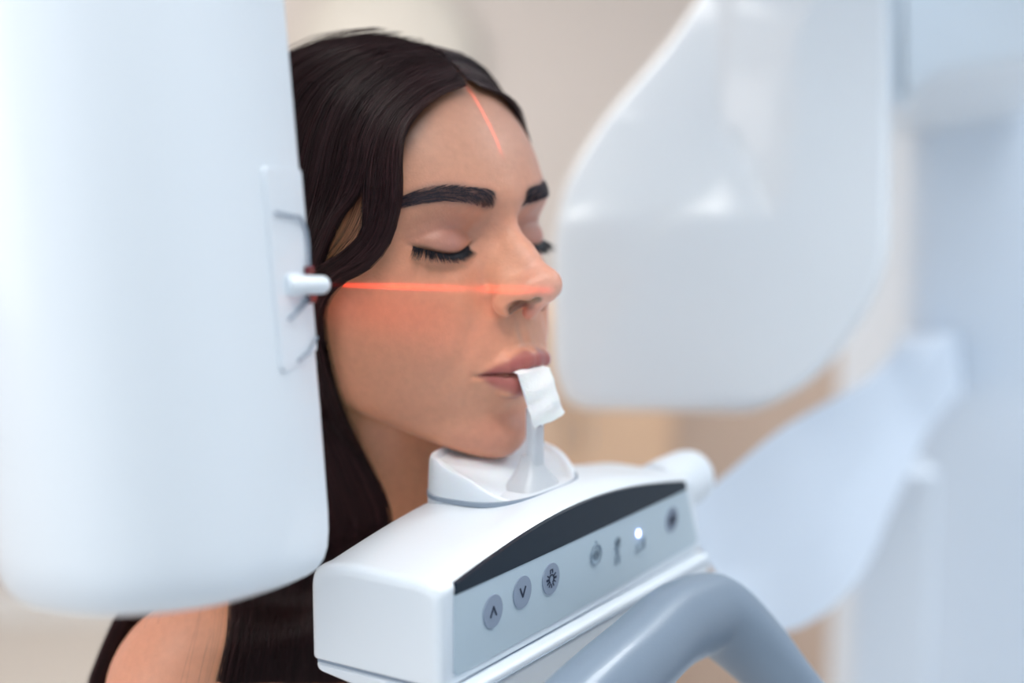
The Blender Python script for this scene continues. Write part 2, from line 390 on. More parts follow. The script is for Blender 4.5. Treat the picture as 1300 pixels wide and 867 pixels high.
b.inputs['Subsurface Weight'].default_value=.25; b.inputs['Subsurface Radius'].default_value=(1,.35,.2); b.inputs['Subsurface Scale'].default_value=3.0
me.materials.append(skin)
person=bpy.data.objects.new('person',me); COL.objects.link(person); person.matrix_world=HM
tag(person,'woman with long dark hair and closed eyes, chin on white rest, biting a sleeve','person')
def strands(name,paths,rad,m,taper=.35):               # paths: array (strand, point, xyz) in head millimetres -> one mesh of thin tubes
    S,K,_=paths.shape
    t=np.gradient(paths,axis=1); t/=np.linalg.norm(t,axis=2,keepdims=True)+1e-9
    ref=np.array([.3,.2,.93]); a=np.cross(t,ref); a/=np.linalg.norm(a,axis=2,keepdims=True)+1e-9; bb=np.cross(t,a)
    r=(np.linspace(1,taper,K)[None,:,None])*(rad[:,None,None] if hasattr(rad,'__len__') else rad)
    ring=np.stack([paths+r*(math.cos(q)*a+math.sin(q)*bb) for q in (0,2.0944,4.18879)],2)     # S,K,3,xyz
    V=ring.reshape(-1,3); i=np.arange(S)[:,None,None]*K*3+np.arange(K-1)[None,:,None]*3+np.arange(3)[None,None,:]
    j=np.arange(S)[:,None,None]*K*3+np.arange(K-1)[None,:,None]*3+np.array([1,2,0])[None,None,:]
    q=np.stack([i,j,j+3,i+3],3).reshape(-1,4)
    me=bpy.data.meshes.new(name); me.vertices.add(len(V)); me.vertices.foreach_set('co',V.astype(np.float32).ravel())
    me.loops.add(q.size); me.loops.foreach_set('vertex_index',q.astype(np.int32).ravel()); me.polygons.add(len(q))
    me.polygons.foreach_set('loop_start',np.arange(0,q.size,4,dtype=np.int32)); me.polygons.foreach_set('use_smooth',np.ones(len(q),bool))
    me.update(calc_edges=True); me.materials.append(m)
    sh=np.clip(rng.lognormal(-.12,.42,S),.35,2.6); at2=me.attributes.new('shade','FLOAT','POINT'); at2.data.foreach_set('value',np.repeat(sh,K*3).astype(np.float32))
    o=bpy.data.objects.new(name,me); COL.objects.link(o); o.parent=person; return o
hairm=mat('dark_brown_hair',(.042,.0145,.0155),.38,spec=.40)
nt=hairm.node_tree; ha=nt.nodes.new('ShaderNodeAttribute'); ha.attribute_name='shade'; hv=nt.nodes.new('ShaderNodeVectorMath'); hv.operation='SCALE'; hv.inputs[0].default_value=(.034,.0115,.013)
nt.links.new(ha.outputs['Fac'],hv.inputs['Scale']); nt.links.new(hv.outputs['Vector'],nt.nodes['Principled BSDF'].inputs['Base Color'])
browm=mat('eyebrow_hair',(.028,.020,.034),.6); lashm=mat('eyelash_black',(.005,.007,.015),.4)
g0=[(6,73.6,76.6),(25.1,73.8,72.2),(41.4,72.7,64.1),(51.8,72,54.4),(57.7,72.9,41.4),(60.3,73.1,22.9),(62.8,67.7,4.6),(68.5,58.4,-7.2),(74.2,44.6,-13.7),(76.6,29.7,-26),(73.9,25,-47.6),(58.9,19.6,-85.4),(44,21,-111.3),(36.7,25.3,-133.8),(35.3,25.2,-154.9),(43.5,24,-182.3),(52.4,23.1,-224.7)]
g1=[(5.5,69.7,80.9),(29.4,70.1,74.8),(47,68.7,64),(57.6,67.4,51),(63.2,66.4,36.3),(65.5,65.1,21.6),(68.9,58.4,5.2),(73.9,46.2,-6.2),(77,33.2,-13.3),(76.6,22.9,-31.8),(73.6,18.4,-51.7),(58.2,9.4,-86),(49.6,13.6,-115.8),(44.1,18.1,-141.2),(44.9,16.9,-162),(56.2,19,-188),(61.8,18.5,-222.6)]
g2=[(4.6,62.6,87.9),(33.1,61.1,82.1),(54.1,58.1,68.6),(64.9,55.9,53.8),(69.9,54.8,39),(73.1,50.9,26.3),(76,43.9,13.6),(77.9,33.2,-1.8),(78,19.9,-20),(76.3,11.1,-39.7),(71.5,5.7,-60.1),(59.2,-4.3,-90.6),(56.2,3.8,-119.4),(52.8,8.1,-144.6),(53.9,7.2,-165.2),(68.1,13.9,-189.7),(73,13.2,-220.2)]
g3=[(3,52,95.5),(35,48,91),(59.6,43.8,75.5),(71.3,40.7,56.9),(77.5,38,36.5),(79.7,31.7,18.1),(79.8,22.9,-0.7),(78.5,11.3,-23.8),(77.6,3.9,-43.6),(70.2,-6.5,-65),(62,-12.3,-88),(64.3,-11,-115),(64.3,-3.9,-139.2),(63.8,-2.5,-159.9),(69.5,-1.3,-179.1),(86.8,10.7,-193.3),(89.5,8.3,-216.1)]
g4=[(2,40,101),(40,34,97),(64,20,83),(76,12,65),(82.4,8,46.1),(84,3.7,23.3),(83.8,-0.5,0.2),(83,-6,-23.2),(80,-14,-45),(72,-24,-67.3),(68,-30,-92.1),(72,-25.6,-114.8),(77,-16.9,-137.5),(81,-12.9,-156.7),(87,-8.3,-175.8),(104,4.3,-189.6),(112,5.6,-209.8)]
g5=[(2,10,108),(45,2,102),(67,-17.2,83),(76,-26.4,64.4),(82,-30,44.8),(86,-31,20.9),(86,-33,-2.8),(83,-38,-24),(78,-44,-45),(72,-50,-66),(70,-52,-92),(76,-48,-114.8),(86,-40,-136.4),(95,-28,-152.3),(105,-12.5,-170),(119,0.5,-186.1),(130.7,5.4,-204.2)]
g6=[(2,-40,110),(38,-62,96),(58,-80,76),(66,-90,52),(70,-96,30),(70,-100,8),(68,-102,-16),(66,-102,-40),(64,-100,-62),(66,-98,-84),(74,-96,-106),(86,-94,-128),(100,-92,-150),(116,-88,-172),(132,-88,-194),(148,-88,-220),(158,-86,-250)]
g7=[(1,-68,98),(8,-100,72),(14,-108,50),(18,-112,28),(20,-114,6),(22,-112,-16),(24,-108,-38),(26,-104,-60),(30,-102,-82),(34,-100,-104),(38,-104,-126),(42,-110,-148),(46,-116,-170),(48,-120,-194),(50,-124,-214),(52,-126,-236),(52,-126,-262)]
f0=[(-4,73.6,76.6),(-25,72,72.8),(-39,70.5,65.5),(-50,64,53),(-59,55,38),(-65,47,22),(-70,38,4),(-74,28,-10),(-77,18,-26),(-76,12,-44),(-72,8,-62),(-64,2,-86),(-62,0,-111),(-66,-4,-134),(-72,-6,-160),(-84,-6,-186),(-96,-8,-220)]
def mir(g): return [(-a,b_,c) for a,b_,c in g]
GN=np.array([g0,g1,g2,g3,g4,g5,g6,g7]); GF=np.array([f0,[(-a*.97,b_-9,c) for a,b_,c in g2],mir(g3),mir(g4),mir(g5),mir(g6),mir(g7)])
GF[:,0,0]=np.minimum(GF[:,0,0],-.5)
def comb(GU,locks,per,spread,layer,K=40,srange=(0,1),bias=1.0,part=False):
    nG=len(GU); S=locks*per
    ls=np.repeat(rng.random(locks)**bias*(srange[1]-srange[0])+srange[0],per); s=np.clip(ls+rng.normal(0,spread,S),0,1)*(nG-1)
    kk=np.arange(GU.shape[1])[None,:]; sv_=s[:,None]+0*kk
    if part: sv_=sv_+np.where(sv_>1.5,1,-1)*.42*np.exp(-((sv_-1.5)/.45)**2)*np.exp(-((kk-6.3)/1.1)**2)
    if part:
        w_=np.clip((kk-8.5)/3.5,0,1); w_=w_*w_*(3-2*w_); sv_=sv_*(1-w_)+w_*np.where(s[:,None]<5.4,np.minimum(sv_,4.9),np.maximum(sv_,6.05))
    i=np.clip(sv_.astype(int),0,nG-2); f=(sv_-i)[...,None]; f=f*f*(3-2*f)*.35+f*.65
    A=GU[i,kk]*(1-f)+GU[i+1,kk]*f
    k=np.linspace(0,A.shape[1]-1,K); k0=np.minimum(k.astype(int),A.shape[1]-2); kf=(k-k0)[None,:,None]
    m=np.gradient(A,axis=1)
    B=(2*kf**3-3*kf**2+1)*A[:,k0]+(kf**3-2*kf**2+kf)*m[:,k0]+(-2*kf**3+3*kf**2)*A[:,k0+1]+(kf**3-kf**2)*m[:,k0+1]
    # depth of each strand inside the mass of hair, and a slow wave shared by its lock
    off=np.repeat(rng.random(locks),per)*.5*layer+rng.random(S)*.5*layer-layer*.75
    Pf=B.reshape(-1,3); g=gradF(Pf,1.0); g/=np.linalg.norm(g,axis=1,keepdims=True)+1e-9; g=g.reshape(B.shape)
    tt=np.linspace(0,1,K)[None,:]; ph=np.repeat(rng.random(locks)*6.28,per)[:,None]; am=np.repeat(rng.normal(0,1.3,locks),per)[:,None]
    tg=np.gradient(B,axis=1); tg/=np.linalg.norm(tg,axis=2,keepdims=True)+1e-9; sd=np.cross(g,tg)
    B=B+g*(off[:,None]*np.minimum(1,tt*6+.1))[...,None]+sd*((am*np.sin(tt*7+ph))*np.minimum(1,tt*4))[...,None]+sd*(rng.normal(0,.5,(S,1))*tt*3)[...,None]
    # never inside the skin
    Pf=B.reshape(-1,3); fv=F(*Pf.T); gg=gradF(Pf,.5); push=np.clip(1.2-fv,0,12); Pf=Pf+gg*push[:,None]
    return Pf.reshape(B.shape)
H1=comb(GN,330,29,.010,8.5,part=True); H1b=comb(GN,110,24,.008,7,srange=(0,.45),part=True); H2=comb(GF,110,22,.012,6.0)
HH=np.concatenate([H1,H1b,H2]); print('hair strands',len(HH))
hair=strands('hair',HH,rng.uniform(.13,.25,len(HH)),hairm,.5)
fly=comb(GN,240,1,.0,22,srange=(0,.8)); fly[:]+=gradF(fly.reshape(-1,3),1.0).reshape(fly.shape)*rng.uniform(0,4,(len(fly),1,1))
strands('loose_hair',fly,rng.uniform(.07,.12,len(fly)),hairm,.4)
# eyebrows
for sx in (1,-1):
    n=950; a=rng.uniform(11,60,n); th=bth(a); zz=bcx(a)+th*rng.uniform(-.95,.95,n)
    Lh=rng.uniform(4.0,6.5,n)*np.clip(th/3.0,.5,1); K=5; tt=np.linspace(0,1,K)[None,:]
    slope=np.interp(a,[10,20,40,62],[.75,.35,-.15,-.45])+(bcx(a)-zz)*.06
    xx=a[:,None]+Lh[:,None]*tt*np.cos(slope)[:,None]; zp=zz[:,None]+Lh[:,None]*tt*np.sin(slope)[:,None]
    zp=np.where(np.abs(zp-bcx(xx))>bth(xx),bcx(xx)+np.sign(zp-bcx(xx))*bth(xx),zp)
    yy=front_y(xx.ravel()*sx,zp.ravel(),20).reshape(xx.shape)+.15+.5*np.sin(tt*3.14)
    strands('eyebrow',np.stack([xx*sx,yy,zp],2),rng.uniform(.07,.12,n),browm,.3)
# eyelashes on the closed lids
for sx in (1,-1):
    n=400; e_=rng.uniform(-12.5,15.5,n); lz_=lashz(e_)+.3; x0=e_+31.5; y0=front_y(x0*sx,lz_,30); K=8; t_=np.linspace(0,1,K)[None,:]
    Lh=(rng.uniform(4.5,9.5,n)*(.75+.4*sig((e_-2)/5)))[:,None]; sp=(e_*.045+.55*sig((e_-9)/2)+rng.normal(0,.13,n))[:,None]
    dx=np.sin(sp); down=-.88; 
    xx=x0[:,None]+Lh*t_*dx; yy=y0[:,None]-.2+Lh*t_*.66*(1-.1*t_); zz=lz_[:,None]+Lh*(down*t_+.30*t_**2)
    strands('eyelashes',np.stack([xx*sx,yy,zz],2),.19,lashm,.12)
# strapless black top, below the frame
vg=[]; 
for zt in np.linspace(-285,-350,8):
    th=np.linspace(0,2*math.pi,64,endpoint=False); ring=np.stack([150*np.cos(th),-48+88*np.sin(th),np.full(64,zt)],1); vg.append(ring)
def radial(ring):
    c=np.array([0,-48,ring[0,2]]); d=ring-c; d/=np.linalg.norm(d,axis=1,keepdims=True); r=np.full(len(d),20.)
    for _ in range(60):
        f=F(*(c+d*r[:,None]).T); r=r+np.clip(2.5-f,-6,6)*.8; r=np.minimum(r,165)
    return c+d*r[:,None]
v,f=loft([radial(r) for r in vg],caps=False); tp=obj('top',v,f,M['top']); tp.parent=person
# ---------------------------------------------------------------- console with the chin rest
con=thing('x_ray_console','white control console with symbol buttons and a dark curved window, under the chin','console',L3(.05,-.03,1.345))
def arc(u): 
    t=(u+.062)/.229; return 1.4075+.0125*math.sin(math.pi*min(max(t,0),1))
def sec(u,inset=0.0,lo=1.3615,n0=-.066,n1=.0095,ztop=None):
    z=arc(u)+.0022 if ztop is None else ztop; zc=z+.002*math.sin(math.pi*min(max((u+.06)/.23,0),1))
    a=inset
    poly=[(n0+a,lo+a*.3),(n1-a,lo+a*.3),(n1-a,z-.002-a),(n1-.010,zc-a+.0004),(n0+.02,zc-a+.001),(n0+a,z-.004-a)]
    return fillet(poly,[.002,.001,.004,.02,.02,.008],5)
us=[(-.0715,.0060),(-.0712,.0035),(-.0702,.0015),(-.0685,.0004),(-.066,0)]+[(u,0) for u in np.linspace(-.06,.165,26)]
rings=[]
for u,a in us: rings.append([L3(u,p[0],p[1]) for p in sec(u,a)])
for k,(u,a) in enumerate([(.172,0),(.176,.0006),(.179,.002),(.181,.005)]):   # slanted right end
    rings.append([L3(u+(1.412-p[1])*.28,p[0],p[1]) for p in sec(u,a)])
obj('body',*loft(rings),M['white'],con)
# lower tray under the seam, with a ledge in front of the panel
def sec2(a,n1,lo=1.330,hi=1.3605): return fillet([(-.064+a,min(hi-.004,lo+.02)),(-.030,lo+a*.2),(n1-.012,lo+a*.2),(n1-a,lo+.006),(n1-a,hi-a*.4),(-.065+a,hi-a*.4)],[.004,.01,.006,.003,.003,.002],4)
rings=[[L3(u,p[0],p[1]) for p in sec2(a,.0165,lo)] for u,a,lo in [(-.0705,.004,1.353),(-.0695,.0015,1.3515),(-.067,0,1.350),(-.03,0,1.341),(.01,0,1.334),(.05,0,1.330),(.186,0,1.330),(.190,.0015,1.332),(.192,.004,1.334)]]
obj('lower_tray',*loft(rings),M['white'],con)
v,f=loft([[L3(u,p[0],p[1]) for p in fillet([(-.0635,1.3595),(.0085,1.3595),(.0085,1.3625),(-.0635,1.3625)],.0005,2)] for u in (-.069,.184)]); obj('seam_line',v,f,M['seam'],con)
# the slim ledge strip with its own seam
v,f=loft([[L3(u,p[0],p[1]) for p in fillet([(.0165,1.3565),(.0172,1.3565),(.0172,1.3570),(.0165,1.3570)],.0001,1)] for u in (-.064,.186)]); obj('ledge_seam',v,f,M['seam'],con)
NP=.0098
def flat(pts,n0,n1): 
    a=[L3(u,n0,z) for u,z in pts]; b=[L3(u,n1,z) for u,z in pts]; return loft([a,b])
pts=[(-.0625,1.3675),(-.0600,1.3655),(.181,1.3668),(.1845,1.3695),(.1685,1.4025),(-.062,1.4030)]
pan=obj('control_panel',*flat(pts,NP-.002,NP+.0005),M['panel'],con,smooth=False)
top=[(u,arc(u)+.0002) for u in np.linspace(.1665,-.0605,30)]
pts=[(-.062,1.4030),(.1685,1.4025)]+top
obj('display_window',*flat(pts,NP-.002,NP+.0008),M['band'],con,smooth=False)
def disc(u,z,r,n=36,rz=None): rz=rz or r; return [(u+r*math.cos(a),z+rz*math.sin(a)) for a in np.linspace(0,2*math.pi,n,endpoint=False)]
def stroke(p,q,w):
    p=np.array(p);q=np.array(q);d=(q-p)/np.linalg.norm(q-p);s=np.array([-d[1],d[0]])*w/2
    return [p+s-d*w*.2,q+s+d*w*.2,q-s+d*w*.2,p-s-d*w*.2]
def ringstroke(u,z,r,w,a0=0,a1=360,n=28):
    out=[];A=np.radians(np.linspace(a0,a1,n)); P=[(u+r*math.cos(t),z+r*math.sin(t)) for t in A]
    return [stroke(P[i],P[i+1],w) for i in range(n-1)]
def button(name,u,z,r,strokes,base='button',ink='ink',label=None):
    parts=[flat(disc(u,z,r),NP-.001,NP+.0011)] if r else []
    k=len(parts); parts+=[flat(s,NP+.0004,NP+.00135) for s in strokes]
    v,f,idx=join(parts); o=obj(name,v,f,None,pan,smooth=False,mats=[M[base],M[ink]],fm=[0 if i<k else 1 for i in idx])
    if label: o['label']=label
    return o
r=.0078; s=.0032; zb=1.3888
def chev(u,z,d): return [stroke((u-s*.75,z-d*s*.7),(u,z+d*s*.7),.0009),stroke((u,z+d*s*.7),(u+s*.75,z-d*s*.7),.0009)]
button('button',-.0325,1.3873,r,chev(-.0325,1.3873,1),label='round grey button with an up arrow')
button('button',-.0075,1.3896,r,chev(-.0075,1.3896,-1),label='round grey button with a down arrow')
def lampicon(u,z,k=1.0):
    R=.0022*k; S=ringstroke(u,z,R,.0006,-60,240,22)+[stroke((u-.0011*k,z+.0048*k),(u+.0011*k,z+.0048*k),.0006),stroke((u-.0011*k,z+.0048*k),(u-.0011*k,z+.0030*k),.0006),stroke((u+.0011*k,z+.0048*k),(u+.0011*k,z+.0030*k),.0006)]
    for a in (0,30,-30,180,150,210,-90,-60,-120):
        c,t=math.cos(math.radians(a)),math.sin(math.radians(a)); S.append(stroke((u+c*R*1.25,z+t*R*1.25),(u+c*R*2.1,z+t*R*2.1),.0006 if a not in (0,180) else .0011))
    return S
button('button',.0185,1.3892,r,lampicon(.0185,1.3892,.95),label='round grey button with a light symbol')
button('indicator_symbol',.063,1.3902,0,ringstroke(.063,1.3902,.0052,.0005)+ringstroke(.063,1.3902,.0019,.0016,0,360,16)+[stroke((.063,1.3962),(.063,1.3974),.0005)],ink='faint')
S=ringstroke(.0862,1.3915,.0016,.0018,0,360,14)+[stroke((.0862,1.389),(.0862,1.3845),.0022)]+[stroke((.0862+d,1.3835),(.0862+d,1.3795),.0008) for d in (-.0018,.0018)]+[stroke((.0830,1.3885),(.0894,1.3885),.0006)]
button('indicator_symbol',.0862,1.388,0,S,ink='faint')
S=[stroke((.1065,1.381),(.1165,1.381),.0006),stroke((.1075,1.3835),(.1155,1.3860),.0010),stroke((.1165,1.381),(.1165,1.387),.0006)]
button('indicator_symbol',.1115,1.384,0,S,ink='faint')
led=obj('indicator_led',*flat(disc(.1095,1.3905,.0016,rz=.0021),NP,NP+.0014),M['led'],pan,smooth=False)
button('button',.1500,1.3890,.0072,lampicon(.15,1.3890,1.0)+[stroke((.147,1.389),(.153,1.389),.003)],label='blurred round button at the far end of the panel')
# round white knob on the far end
v,f=loft([[L3(.196+h,-.014+rr*math.cos(a),1.396+rr*math.sin(a)) for a in np.linspace(0,2*math.pi,40,endpoint=False)] for h,rr in [(-.02,.0165),(.0,.0172),(.022,.0172),(.029,.016),(.033,.013),(.0352,.007),(.0356,.001)]])
obj('side_knob',v,f,M['white'],con)
# grey grab handle in front
path=smoothpath([(-.15,.056,1.310),(-.095,.055,1.332),(-.03,.053,1.345),(.03,.051,1.351),(.088,.049,1.3545),(.118,.053,1.350),(.134,.067,1.331),(.144,.086,1.306),(.150,.106,1.280),(.160,.130,1.245),(.162,.134,1.22)],64)
path=[L3(*p) for p in path]
rad=np.interp(np.linspace(0,1,64),[0,.5,.62,.75,1],[.023,.023,.022,.0175,.0165])
obj('grab_handle',*tube(path,rad,28,.80),M['handle'],con)
# brackets that hold the handle to the tray
for u in (-.05,.10): obj('handle_bracket',*tube([L3(u,.010,1.350),L3(u,.046,1.348)],.007,14),M['handle'],con)
# chin rest cup (high at the sides, open in front)
cu,cn=.0505,-.0375
def cz(th):  # rim height above the console: th=0 -> +n (front), pi -> back
    c=math.cos(th); 
    return .0285-.0225*(max(0,(c+.35)/1.35))**1.1 if c>-.35 else .0285
def foot(th,k=1.0):
    a,bq=.0455,.030; c,s_=math.cos(th),math.sin(th); e_=.72
    return cu+a*k*np.sign(s_)*abs(s_)**e_, cn+bq*k*np.sign(c)*abs(c)**e_
TH=np.linspace(0,2*math.pi,96,endpoint=False); zb0=1.410
rings=[]
for h,k in [(0,1.0),(.3,.995),(.7,.985),(.93,.975),(1.0,.955),(1.02,.92),(1.0,.885),(.9,.85)]:
    rings.append([L3(*foot(t,k),zb0+.004+cz(t)*h) if h>0 else L3(*foot(t,k),zb0) for t in TH])
def ramp(u,n):
    t=min(max((-.010-n)/.042,0),1); t=t*t*(3-2*t); return .004+.0195*t
for k,q in [(.82,.75),(.74,.45),(.64,.2),(.50,.05),(.34,0),(.17,0),(.05,0)]:
    rings.append([L3(*foot(t,k),zb0+.004+cz(t)*q*.96+(1-q)*ramp(*foot(t,k))) for t in TH])
obj('chin_rest',*loft(rings),M['cup'],con)
v,f=loft([[L3(*foot(t,k),z_) for t in TH] for k,z_ in [(1.006,1.4225),(1.006,1.4246),(.99,1.4250)]],caps=False); obj('chin_rest_seam',v,f,M['seam'],con)
# bite stick, a clear post in a flared foot
ps=h2w((0,101,-80)); 
pu,pn=ps@U,ps@N
bt=thing('bite_stick','clear frosted plastic bite post rising from the chin rest to the mouth','bite stick',L3(pu,pn,1.414))
def rr_(cu_,cn_,a,b_,z_,n=28,e_=.6): return [L3(cu_+a*np.sign(math.sin(t))*abs(math.sin(t))**e_,cn_+b_*np.sign(math.cos(t))*abs(math.cos(t))**e_,z_) for t in np.linspace(0,2*math.pi,n,endpoint=False)]
obj('post',*loft([rr_(pu,pn,.0048,.0036,z_) for z_ in (1.436,1.445,1.455,1.4655)]),M['clear'],bt)
obj('foot',*loft([rr_(pu,pn-.002,a,b_,z_) for a,b_,z_ in [(.020,.012,1.4185),(.019,.0115,1.422),(.013,.009,1.428),(.0085,.0065,1.433),(.0058,.0045,1.438),(.005,.0038,1.441)]]),M['clear'],bt)
# paper sleeve on the bite block
sl=[]; nu,nv=14,16
tl=h2w((13.5,101.5,-64.8)); tr=h2w((-9.5,103.5,-64.5)); bl=L3(pu-.0105,pn+.006,1.4575); br=L3(pu+.0115,pn+.0105,1.462)
front=[];back=[]
nrm=np.cross(tr-tl,bl-tl); nrm/=np.linalg.norm(nrm); 
if nrm@N<0: nrm=-nrm
ringsS=[]
for i in range(nv):
    t=i/(nv-1); a=tl*(1-t)+bl*t; b_=tr*(1-t)+br*t; th=.0022+.0016*math.sin(t*3.1)
    if i==0: a=a-N*.008+Z3*.0; b_=b_-N*.008
    rg=[]
    for j in range(nu):
        s_=j/(nu-1); p=a*(1-s_)+b_*s_; wv=.0005*math.sin(9*s_+4*t)+.0004*math.sin(17*t+3*s_); jag=(random.uniform(-.0008,.0006) if i==nv-1 else 0)
        rg.append(p+nrm*(th*math.sin(math.pi*s_)**.5+wv)+Z3*jag)
    for j in range(nu):
        s_=1-j/(nu-1); p=a*(1-s_)+b_*s_; rg.append(p-nrm*(th*math.sin(math.pi*s_)**.5+.0003))
    ringsS.append(rg)
sv=obj('bite_sleeve',*loft(ringsS),M['gauze']); tag(sv,'white paper sleeve held between the lips, on top of the clear post','sleeve')
# ---------------------------------------------------------------- left x-ray head
hd=thing('dental_x_ray_unit','large white rounded x-ray unit filling the left side, with a small laser pointer','x-ray machine',(-.14,-.09,1.41))
def headring(z,k,sh):
    # plan outline, clockwise, then shifted by lean
    poly=[(-.0790,-.052),(-.0890,-.094),(-.112,-.142),(-.148,-.164),(-.190,-.150),(-.213,-.10),(-.213,-.04),(-.18,-.022),(-.10,-.024)]
    R=fillet(poly,[.006,.03,.04,.04,.04,.04,.03,.03,.012],6); c=np.array([-.142,-.090])
    R=c+(R-c)*k; return [(p[0]+sh,p[1],z) for p in R]
zb=1.4240; lean=lambda z: -(z-1.44)*.068
prof=[(0,.74),(.0008,.84),(.003,.91),(.006,.95),(.010,.978),(.016,.994),(.024,1.0)]
drop=lambda y,h: -.0120*min(max((y+.15)/.09,0),1)*(1-min(h/.06,1))
rings=[[(p[0],p[1],p[2]+drop(p[1],h)) for p in headring(zb+h,k,lean(zb+h))] for h,k in prof+[(.045,1.0),(.062,1.0)]]+[headring(z,1.0,lean(z)) for z in (1.52,1.60,1.70,1.80,1.92,2.0)]
obj('housing',*loft(rings),M['white'],hd)
# laser window block on the narrow side facet
A0=np.array([-.0790,-.052]); B0=np.array([-.0890,-.094]); dxy=(B0-A0)/np.linalg.norm(B0-A0); nxy=np.array([-dxy[1],dxy[0]]); nxy=nxy if nxy[0]>0 else -nxy
def fac(s,o,z): 
    p=A0+dxy*s+nxy*o; return np.array([p[0]+lean(z),p[1],z])
zt=at(372,215,.6)[2]; zm=at(385,362,.6)[2]; zl_=at(390,450,.6)[2]
out=fillet([(.002,zl_),(.041,zl_-.004),(.041,zt+.002),(.002,zt)],[.002,.004,.004,.002],5)
v,f=bevelled([fac(s_,-.002,z) for s_,z in out],np.array([nxy[0],nxy[1],0])*.0026,.0005); wpan=obj('laser_window_cover',v,f,M['white'],hd)
gp=[(.036,at(0,266,.6)[2]),(.020,at(0,272,.6)[2]),(.010,at(0,277,.6)[2]),(.0065,at(0,288,.6)[2]),(.006,at(0,345,.6)[2])]
obj('slot_groove',*tube([fac(s_,.0017,z) for s_,z in smoothpath([(a,b_,0) for a,b_ in gp],30)[:,:2]],.0007,8),M['seam'],wpan)
gp=[(.0075,at(0,378,.6)[2]),(.018,at(0,389,.6)[2]),(.032,at(0,398,.6)[2])]
obj('slot_groove',*tube([fac(s_,.0017,z) for s_,z in gp],.0007,8),M['seam'],wpan)
gp=[(.004,zl_+.006),(.014,zl_+.001),(.026,zl_-.001)]
obj('slot_groove',*tube([fac(s_,.0017,z) for s_,z in gp],.0006,8),M['seam'],wpan)
em=at(413,361.5,.604); em0=at(366,362,.585)
ax_=(em-em0)/np.linalg.norm(em-em0)
LN=float(np.linalg.norm(em-em0)); rings=[(-.003,.0046),(LN*.22,.0048),(LN*.24,.0040),(LN-.004,.0040),(LN-.0016,.0039),(LN-.0006,.0034),(LN-.0001,.0024),(LN,.0012)]
s1=np.cross(ax_,Z3); s1/=np.linalg.norm(s1); s2=np.cross(s1,ax_)
v,f=loft([[em0+ax_*h+r_*(math.cos(a)*s1+math.sin(a)*s2) for a in np.linspace(0,2*math.pi,24,endpoint=False)] for h,r_ in rings]); obj('laser_pointer',v,f,M['white'],hd)
for dz in (.0060,-.0060):
    v,f=bevelled([fac(s_,.001,zm+dz+q) for s_,q in fillet([(.002,-.0018),(.010,-.0018),(.010,.0018),(.002,.0018)],.0008,3)],np.array([nxy[0],nxy[1],0])*.0015,.0004); obj('red_window',v,f,M['red'],wpan)
# ---------------------------------------------------------------- far sensor housing
fh=thing('x_ray_sensor_housing','big blurred white housing with rounded top, hanging to the right behind the face','x-ray machine',at(900,300,1.15))
fwv=np.array([0,math.cos(PITCH),-math.sin(PITCH)])
outl=[(716,508),(702,470),(700,300),(716,232),(765,150),(845,60),(900,-20),(950,-160),(1128,-160),(1130,60),(1128,330),(1100,400),(1040,480),(960,524),(740,520)]
OP=fillet([(a,b_) for a,b_ in outl],[10,20,60,60,70,70,60,10,10,80,70,60,60,30,10],6)
cen=np.array([915.,215.]); softp=lambda q,w: w*np.log1p(np.exp(np.clip(q/w,-30,30)))
def fdepth(px,py,k):
    vu=(278-py)*.00058; vr=(1012-px+np.clip(py-200,0,80)*-.4)*.00058*1.3
    vmin=-softp(-(np.minimum(vu,vr)+0),.002)+.0; v_=softp(np.minimum(vu,vr),.0025)
    return 1.055-.020*(1-k*k)+math.tan(math.radians(23))*v_
front=lambda k: [at(p[0],p[1],fdepth(p[0],p[1],k)) for p in cen+(OP-cen)*k]
rings=[[at(p[0]*.97+cen[0]*.03,p[1]*.97+cen[1]*.03,1.30) for p in OP],[at(p[0],p[1],1.29) for p in OP]]
for a in np.linspace(0,90,7):
    c_=1-.045*(1-math.cos(math.radians(a))); dd=.026*(1-math.sin(math.radians(a)))
    rings.append([at(p[0],p[1],fdepth(p[0],p[1],c_)+dd) for p in cen+(OP-cen)*c_])
for k in np.linspace(.94,.02,36): rings.append(front(k))
obj('housing',*loft(rings),M['glossy'],fh)
v,f=loft([[at(p[0],p[1],1.12+q) for p in fillet([(960,-150),(1120,-150),(1120,-420),(960,-420)],10,4)] for q in (0,.12)]); obj('hanger',v,f,M['bright'],fh)
# ---------------------------------------------------------------- column, upper arm, lower bracket
cl=thing('x_ray_column','tall blue-white column at the right edge with an upper arm and a swept lower bracket','x-ray machine',(.75,1.25,0))
xa=at(1150,433,1.75); xb=at(1560,433,1.75)
R=fillet([(xa[0],xa[1]),(xb[0],xa[1]-.1),(xb[0],xa[1]+.5),(xa[0]+.03,xa[1]+.5)],[.03,.03,.03,.03],6)
obj('mast',*loft([[(p[0],p[1],z) for p in R] for z in (.03,2.25)]),M['column'],cl)
R2=fillet([(xa[0]-.25,xa[1]-.30),(xb[0]+.05,xa[1]-.30),(xb[0]+.05,xa[1]+.6),(xa[0]-.25,xa[1]+.6)],.08,6)
obj('floor_base',*loft([[(p[0],p[1],z) for p in R2] for z in (0.0,.035)]),M['column'],cl)
# upper carriage arm with a slanted left end
ua=[(1128,-260),(1128,125),(1148,140),(1182,97),(1300,80),(1500,62),(1500,-260)]
v,f=bevelled(fillet([at(a,b_,1.28) for a,b_ in ua],[.01,.02,.01,.02,.02,.02,.01],5),fwv*.46,.012,5); obj('upper_arm',v,f,M['white'],cl)
